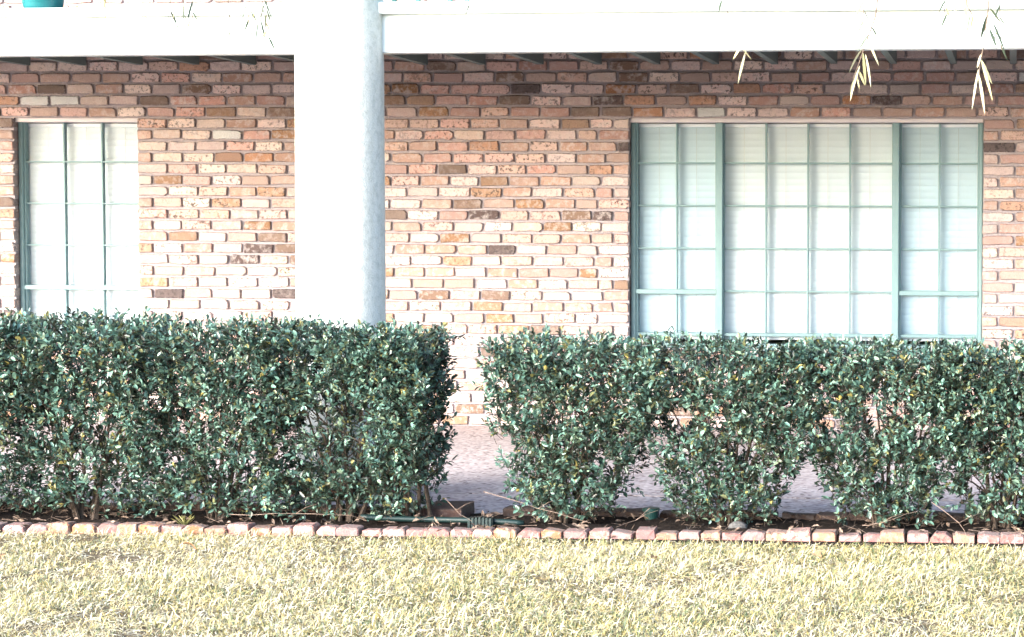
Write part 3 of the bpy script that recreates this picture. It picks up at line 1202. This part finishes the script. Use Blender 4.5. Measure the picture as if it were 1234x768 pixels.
gr = np.concatenate([gr, np.where(NP.random(nt_) < .3, 1.0, NP.uniform(.45, .95, nt_))])
o = link('lawn_grass', np_mesh('lawn_grass', V, F, M['grass'], np.repeat(gr, 2)))
tag(o, 'dry straw yellow lawn grass in front of the brick edging', 'grass', kind='stuff')

# ------------------------------------------------------------------ litter in the bed
NP = np.random.default_rng(9)
n_ = 520
x = NP.uniform(-6, 1.6, n_)
y = edge_y(x) + NP.uniform(-.10, .58, n_)
dry = np.where(y < edge_y(x), NP.random(n_) < .5 * np.clip((x + 2.6) / .8, 0, 1), True)
x, y = x[dry], y[dry]
n_ = len(x)
az = NP.uniform(0, 6.28, n_)
ln = NP.uniform(.02, .09, n_)
zbase = np.where(y < edge_y(x) + .0, -.024, .006)
A = np.stack([x, y, zbase + NP.uniform(0, .015, n_)], 1)
B = A + np.stack([np.cos(az) * ln, np.sin(az) * ln * .7, NP.uniform(-.008, .03, n_)], 1)
V, F = twig_prisms(A, B, np.full((n_, 1), .0017))
V2, F2, r2_ = leaf_cloud(A + NP.normal(0, .02, A.shape) * np.array([[1, 1, .2]]), norm(B - A), NP.uniform(.025, .05, n_), NP.uniform(.012, .02, n_), NP.random(n_))
o = link('leaf_litter', np_mesh('leaf_litter', np.concatenate([V, V2[::1]]), np.concatenate([F, F2 + len(V)]), M['litter']))
tag(o, 'dry twigs and fallen leaf litter scattered over the mulch bed', 'litter', kind='stuff')


def long_twig(pts, r, label):
    th_ = MB()
    o0 = Vector(pts[0])
    fine = []
    for i in range(len(pts) - 1):
        a_, b_ = Vector(pts[i]), Vector(pts[i + 1])
        for k_ in range(3):
            p = a_.lerp(b_, k_ / 3) + Vector((R.uniform(-1, 1), R.uniform(-1, 1), R.uniform(-1, 1))) * .004
            fine.append(p - o0)
    fine.append(Vector(pts[-1]) - o0)
    r *= .45
    th_.tube(fine, [r * (1 - .6 * i / (len(fine) - 1)) for i in range(len(fine))], 6)
    p = fine[len(fine) // 2]
    th_.tube([p, p + Vector((.05, -.01, .03)), p + Vector((.10, .01, .045))], [r * .6, r * .5, r * .2], 5)
    o_ = th_.build('dry_twig', M['dry_twig'])
    o_.location = o0
    tag(o_, label, 'twig', 'dry twigs lying on the bed')


long_twig([(-2.35, -5.02, .16), (-2.10, -5.04, .09), (-1.86, -5.08, .035)], .004, 'long dry twig slanting down from the shrub at the left end of the right hedge')
long_twig([(-2.53, -5.00, .13), (-2.47, -5.05, .08), (-2.38, -5.13, .04)], .003, 'thin dry twig leaning on the edging bricks just left of the hose')
long_twig([(-.36, -5.0, .14), (-.24, -5.08, .06), (-.17, -5.2, -.03)], .0035, 'dry twig leaning over the edging under the rightmost shrub')
long_twig([(-.66, -5.03, .035), (-.58, -5.05, .05), (-.42, -5.02, .10)], .0035, 'forked pale twig lying on the edging below the third shrub right of the gap')
long_twig([(-3.5, -5.08, .045), (-3.2, -5.04, .055), (-2.95, -5.06, .05)], .0045, 'long pale twig lying along the edging under the left hedge')
long_twig([(-1.6, -5.05, .10), (-1.66, -5.1, .05), (-1.73, -5.17, .03)], .0035, 'dark twig crossing the edging beside the green sprinkler head')

for (x, y, lab, sc) in ((-3.42, -5.78, 'small curled brown leaf on the lawn left of centre', 1.0), (-4.05, -6.15, 'tiny brown leaf fallen on the lawn at lower left', .8),
                        (-.80, -5.75, 'pale curled leaf on the lawn in front of the third shrub', 1.1), (-1.45, -5.9, 'brown leaf half sunk in the lawn right of centre', .9),
                        (-4.55, -5.9, 'brown leaf on the lawn near the left edge', .9)):
    m = MB()
    vs = []
    for k in range(6):
        f = k / 5
        w_ = .013 * math.sin(math.pi * (.08 + .84 * f)) * sc
        vs += [(-.03 * sc + .06 * f * sc, -w_, .012 * math.sin(f * 3) + .004), (-.03 * sc + .06 * f * sc, 0, .012 * math.sin(f * 3)), (-.03 * sc + .06 * f * sc, w_, .012 * math.sin(f * 3) + .007)]
    m.add(vs, [(3 * k + a_, 3 * k + 3 + a_, 3 * k + 4 + a_, 3 * k + 1 + a_) for k in range(5) for a_ in (0, 1)])
    o = m.build('fallen_leaf', M['dry_leaf'], smooth=True)
    o.location = (x, y, .0)
    o.rotation_euler = (R.uniform(-.5, .5), R.uniform(-.5, .5), R.uniform(0, 6))
    tag(o, lab, 'leaf', 'fallen leaves on the lawn')

# weed tuft under the left hedge
n_ = 16
A = np.tile(np.array([[0, 0, 0.0]]), (n_, 1)) + NP.normal(0, .006, (n_, 3))
az = NP.uniform(0, 6.28, n_)
th = thing('weed_tuft', 'small spiky yellow green weed growing behind the edging under the left hedge', 'weed', (-3.72, -5.03, -.01))
D = norm(np.stack([np.cos(az), np.sin(az) * .6, NP.uniform(.35, 1.4, n_)], 1))
V, F, r_ = leaf_cloud(A, D, NP.uniform(.045, .08, n_), NP.uniform(.004, .007, n_), NP.random(n_), .1)
link('blades', np_mesh('blades', V, F, M['tuft'], r_), th)

# grey stone
m = MB()
vs, fs = [], []
for i in range(7):
    for k in range(10):
        a_, b_ = math.pi * i / 6, 2 * math.pi * k / 10
        r_ = 1 + .15 * math.sin(3 * b_ + i) + R.uniform(-.06, .06)
        vs.append((.045 * r_ * math.sin(a_) * math.cos(b_), .03 * r_ * math.sin(a_) * math.sin(b_), .03 * math.cos(a_) + .015))
for i in range(6):
    for k in range(10):
        fs.append((i * 10 + k, (i + 1) * 10 + k, (i + 1) * 10 + (k + 1) % 10, i * 10 + (k + 1) % 10))
m.add(vs, fs)
o = m.build('stone', M['stone'], smooth=True)
o.location = (-1.22, -4.98, -.005)
tag(o, 'grey stone lying at the foot of the second shrub right of the gap', 'stone')

# ------------------------------------------------------------------ hose and sprinkler heads
th = thing('garden_hose', 'dark green hose running along the bed through the gap between the hedges', 'hose', (-2.3, -4.99, -.018))
m = MB()
pts = []
for k in range(24):
    f = k / 23
    x = -.62 + .74 * f
    pts.append((x, .015 * math.sin(f * 5) + .03 * f, .052 - .020 * f - .004 * math.sin(f * 6)))
m.tube(pts, .0125, 12)
m.build('tube', M['hose'], th, smooth=True)
m = MB()
for k in range(7):
    x = -.125 + k * .016
    m.box(x, x + .009, -.028, .028, -.02, .062 - .0015 * abs(k - 3))
m.box(-.128, -.015, -.022, .022, -.02, .054)
m.build('coupling', M['hose'], th)

th = thing('sprinkler_head', 'teal plastic pop up sprinkler cup between the first and second shrubs right of the gap', 'sprinkler', (-1.655, -4.68, -.02))
m = MB()
m.lathe([(.0, .0), (.026, .0), (.030, .035), (.034, .060), (.040, .062), (.040, .074), (.034, .076), (.0, .074)], 20)
m.build('cup', M['sprinkler'], th, smooth=False)

# ------------------------------------------------------------------ willow tree whose twigs hang into the top of the picture
tree = thing('willow_tree', 'willow whose thin yellowing twigs hang in front of the white balcony', 'tree', (2.6, -7.4, -.05))
to = Vector((2.6, -7.4, -.05))
m = MB()
tp = [(0, 0, -.05), (-.03, .02, .6), (-.02, .06, 1.4), (-.10, .10, 2.4), (-.22, .16, 3.3)]
m.tube(tp, [.20, .155, .14, .125, .11], 14)
m.build('trunk', M['willow_bark'], tree, smooth=True)
limbs = []
for (ex, ey, ez) in ((-3.0, 1.0, 3.55), (-6.6, 1.2, 3.5), (-1.5, 1.2, 4.2), (.9, .5, 4.4), (-3.6, -.9, 4.4), (-.6, -1.4, 4.6), (1.6, 1.2, 4.1)):
    st = Vector(tp[-1])
    en = Vector((ex, ey, ez))
    pts = []
    for k in range(9):
        f = k / 8
        p = st.lerp(en, f) + Vector((R.uniform(-.05, .05), R.uniform(-.05, .05), .55 * math.sin(math.pi * f * .8)))
        pts.append(p)
    m = MB()
    m.tube(pts, [.075 * (1 - .85 * k / 8) + .004 for k in range(9)], 8)
    m.build('limb', M['willow_bark'], tree, smooth=True)
    limbs.append(pts)


def strip_leaves(pts_list, name):
    V, F, RN = [], [], []
    for (p, d, side_, L_, W_, c_) in pts_list:
        p, d, side_ = Vector(p), Vector(d).normalized(), Vector(side_)
        side_ = (side_ - d * side_.dot(d)).normalized()
        nn = d.cross(side_)
        o_ = len(V)
        cur = R.uniform(-.25, .25)
        for k in range(6):
            f = k / 5
            w_ = W_ * .92 * math.sin(math.pi * (.06 + .92 * f)) ** .8 * .5
            c0 = p + d * (L_ * f) + nn * (cur * L_ * f * f) + Vector((0, 0, -1)) * (L_ * .15 * f * f)
            V.append(c0 - side_ * w_)
            V.append(c0 + side_ * w_)
        for k in range(5):
            F.append((o_ + 2 * k, o_ + 2 * k + 1, o_ + 2 * k + 3, o_ + 2 * k + 2))
            RN.append(c_)
    return np_mesh(name, np.array([v[:] for v in V]), np.array(F), M['willow_leaf'], RN, True)


# crown above the picture
ll = []
for pts in limbs:
    for _ in range(90):
        k = R.randint(2, 8)
        b = pts[k] + Vector((R.gauss(0, .35), R.gauss(0, .35), R.gauss(.15, .25)))
        if (b + to).z < 3.3:
            continue
        ll_d = Vector((R.gauss(0, .5), R.gauss(0, .5), -1))
        for q_ in range(7):
            p = b + Vector((0, 0, -.05 * q_)) + Vector((R.gauss(0, .02), R.gauss(0, .02), 0))
            if (p + to).z < 3.1:
                break
            ll.append((p, ll_d + Vector((R.gauss(0, .7), R.gauss(0, .7), 0)), (R.gauss(0, 1), R.gauss(0, 1), R.gauss(0, .4)), R.uniform(.07, .12), R.uniform(.010, .016), R.random() * .6))
link('crown', strip_leaves(ll, 'crown'), tree, kind='stuff')


def px_to_world(u, v, y):
    d = AX.T @ np.array([(u - 993.77) / 2760, (v - 414.3) / 2760, 1.0])
    tt = (y + 15.0) / d[1]
    return Vector((0, -15.0, 1.35)) + Vector(d) * tt


# hanging twigs: each hangs from the limbs; path given by its tip region, leaves listed by (place, angle, length, tone)
HYW = -6.35


def hang(path, leaves, r=.0026):
    """path: points in photograph-plane terms at the depth of the twig; leaves: (u, v, u_tip, v_tip, width, tone)"""
    tw_ = [px_to_world(u, v, HYW) - to for u, v in path]
    top = tw_[0] + Vector((R.uniform(-.05, .05), .0, 1.3))
    m_ = MB()
    m_.tube([top, tw_[0] + Vector((0, 0, .5))] + tw_, [r * 2, r * 1.6] + [r * (1.2 - .7 * i / len(tw_)) for i in range(len(tw_))], 5)
    tobj = m_.build('hanging_twig', M['willow_bark'], tree)
    lst = []
    for (u, v, u2, v2, w_, c_) in leaves:
        a_ = px_to_world(u, v, HYW) - to
        b_ = px_to_world(u2, v2, HYW + R.uniform(-.03, .03)) - to
        d = b_ - a_
        lst.append((a_, d, (R.uniform(.6, 1), R.uniform(-.6, .6), R.uniform(-.2, .2)), d.length, w_, c_))
    # leaves further up, out of the picture
    for q_ in range(8):
        f = q_ / 8
        p = top.lerp(tw_[0], f)
        lst.append((p, (R.gauss(0, .6), R.gauss(0, .4), -1), (R.gauss(0, 1), R.gauss(0, 1), 0), R.uniform(.07, .11), .011, R.random()))
    me_ = strip_leaves(lst, 'leaves')
    link('leaves', me_, tobj)


hang([(1058, -5), (1055, 20), (1046, 45), (1040, 62), (1034, 80), (1028, 95)],
     [(1050, 32, 1058, 42, .010, .2), (1046, 42, 1036, 60, .012, .25), (1046, 50, 1059, 75, .010, .95), (1040, 58, 1021, 80, .010, .95), (1040, 64, 1043, 98, .014, .75),
      (1043, 66, 1051, 100, .011, .95), (1036, 80, 1022, 115, .013, .95), (1034, 84, 1042, 100, .010, .8), (1032, 90, 1035, 105, .008, .85), (1048, 38, 1059, 39, .009, .15), (1030, 94, 1023, 112, .008, .9)])
hang([(1192, -5), (1190, 20), (1186, 45), (1184, 62), (1181, 75), (1180, 90)],
     [(1196, 26, 1211, 58, .011, .12), (1193, 10, 1206, 25, .010, .3), (1190, 18, 1182, 44, .016, .15), (1188, 28, 1181, 40, .014, .2), (1192, 34, 1201, 55, .013, .12), (1180, 50, 1174, 52, .009, .1),
      (1192, 56, 1185, 57, .009, .1), (1181, 70, 1195, 97, .011, .9), (1183, 76, 1196, 113, .012, .82), (1179, 84, 1171, 126, .010, .97), (1179, 88, 1187, 130, .012, .95), (1182, 66, 1178, 80, .012, .97)])
hang([(1166, -8), (1164, 2), (1168, 12), (1172, 18)],
     [(1165, 0, 1162, 25, .012, .6), (1161, -4, 1148, 18, .009, .6), (1148, -6, 1143, 12, .010, .7), (1170, 16, 1163, 40, .010, .1), (1173, 17, 1170, 33, .010, .55), (1170, 18, 1183, 17, .009, .15)])
hang([(871, -5), (876, 12), (884, 35), (892, 55), (897, 66)],
     [(870, 0, 866, 12, .012, .15), (874, 4, 866, 13, .008, .2), (893, 56, 884, 69, .012, .7), (898, 64, 889, 97, .011, .98), (896, 60, 905, 71, .007, .9)], .0012)
hang([(222, -5), (221, 10), (219, 22)], [(222, 0, 219, 22, .011, .25), (220, 14, 228, 30, .006, .15), (214, -4, 208, 20, .007, .9), (216, 30, 212, 34, .006, .2)], .0012)
hang([(316, -8), (316, 8), (314, 22), (312, 34)], [(318, -2, 327, 18, .008, .15), (316, 4, 318, 18, .008, .15), (310, 4, 305, 20, .006, .7), (314, 24, 320, 46, .009, .15), (311, 26, 308, 47, .007, .25), (312, 30, 311, 47, .006, .2)], .0012)
hang([(276, -6), (274, 12), (279, 28), (275, 44)], [(275, 14, 280, 26, .006, .2), (278, 30, 275, 46, .006, .2)], .0014)
hang([(124, -10), (126, 2), (127, 20)], [(118, -8, 127, 10, .035, .8), (128, -6, 122, 8, .03, .85), (126, 4, 127, 22, .006, .7)], .0012)
hang([(158, -10), (163, 4), (172, 20)], [(152, -8, 164, 8, .035, .85), (165, -6, 158, 6, .03, .8), (164, 6, 174, 21, .006, .7)], .0012)
hang([(566, -6), (566, 4), (565, 10)], [(566, 4, 562, 14, .006, .05), (566, 8, 569, 13, .005, .05)], .0012)

for (u0, v1, n_l) in ((232, 40, 4), (300, 52, 5), (322, 50, 6), (205, 30, 3), (1040, 30, 3), (1205, 60, 4), (1140, 22, 3)):
    pth = [(u0, -8), (u0 + R.uniform(-3, 3), v1 * .5), (u0 + R.uniform(-5, 3), v1)]
    lv = []
    for q_ in range(n_l):
        f = (q_ + .5) / n_l
        vv = -4 + (v1 + 2) * f
        sgn = 1 if q_ % 2 else -1
        lv.append((u0 + R.uniform(-2, 2), vv, u0 + sgn * R.uniform(3, 10), vv + R.uniform(10, 22), R.uniform(.006, .010), R.choice((.1, .15, .25, .55))))
    hang(pth, lv, .0014)
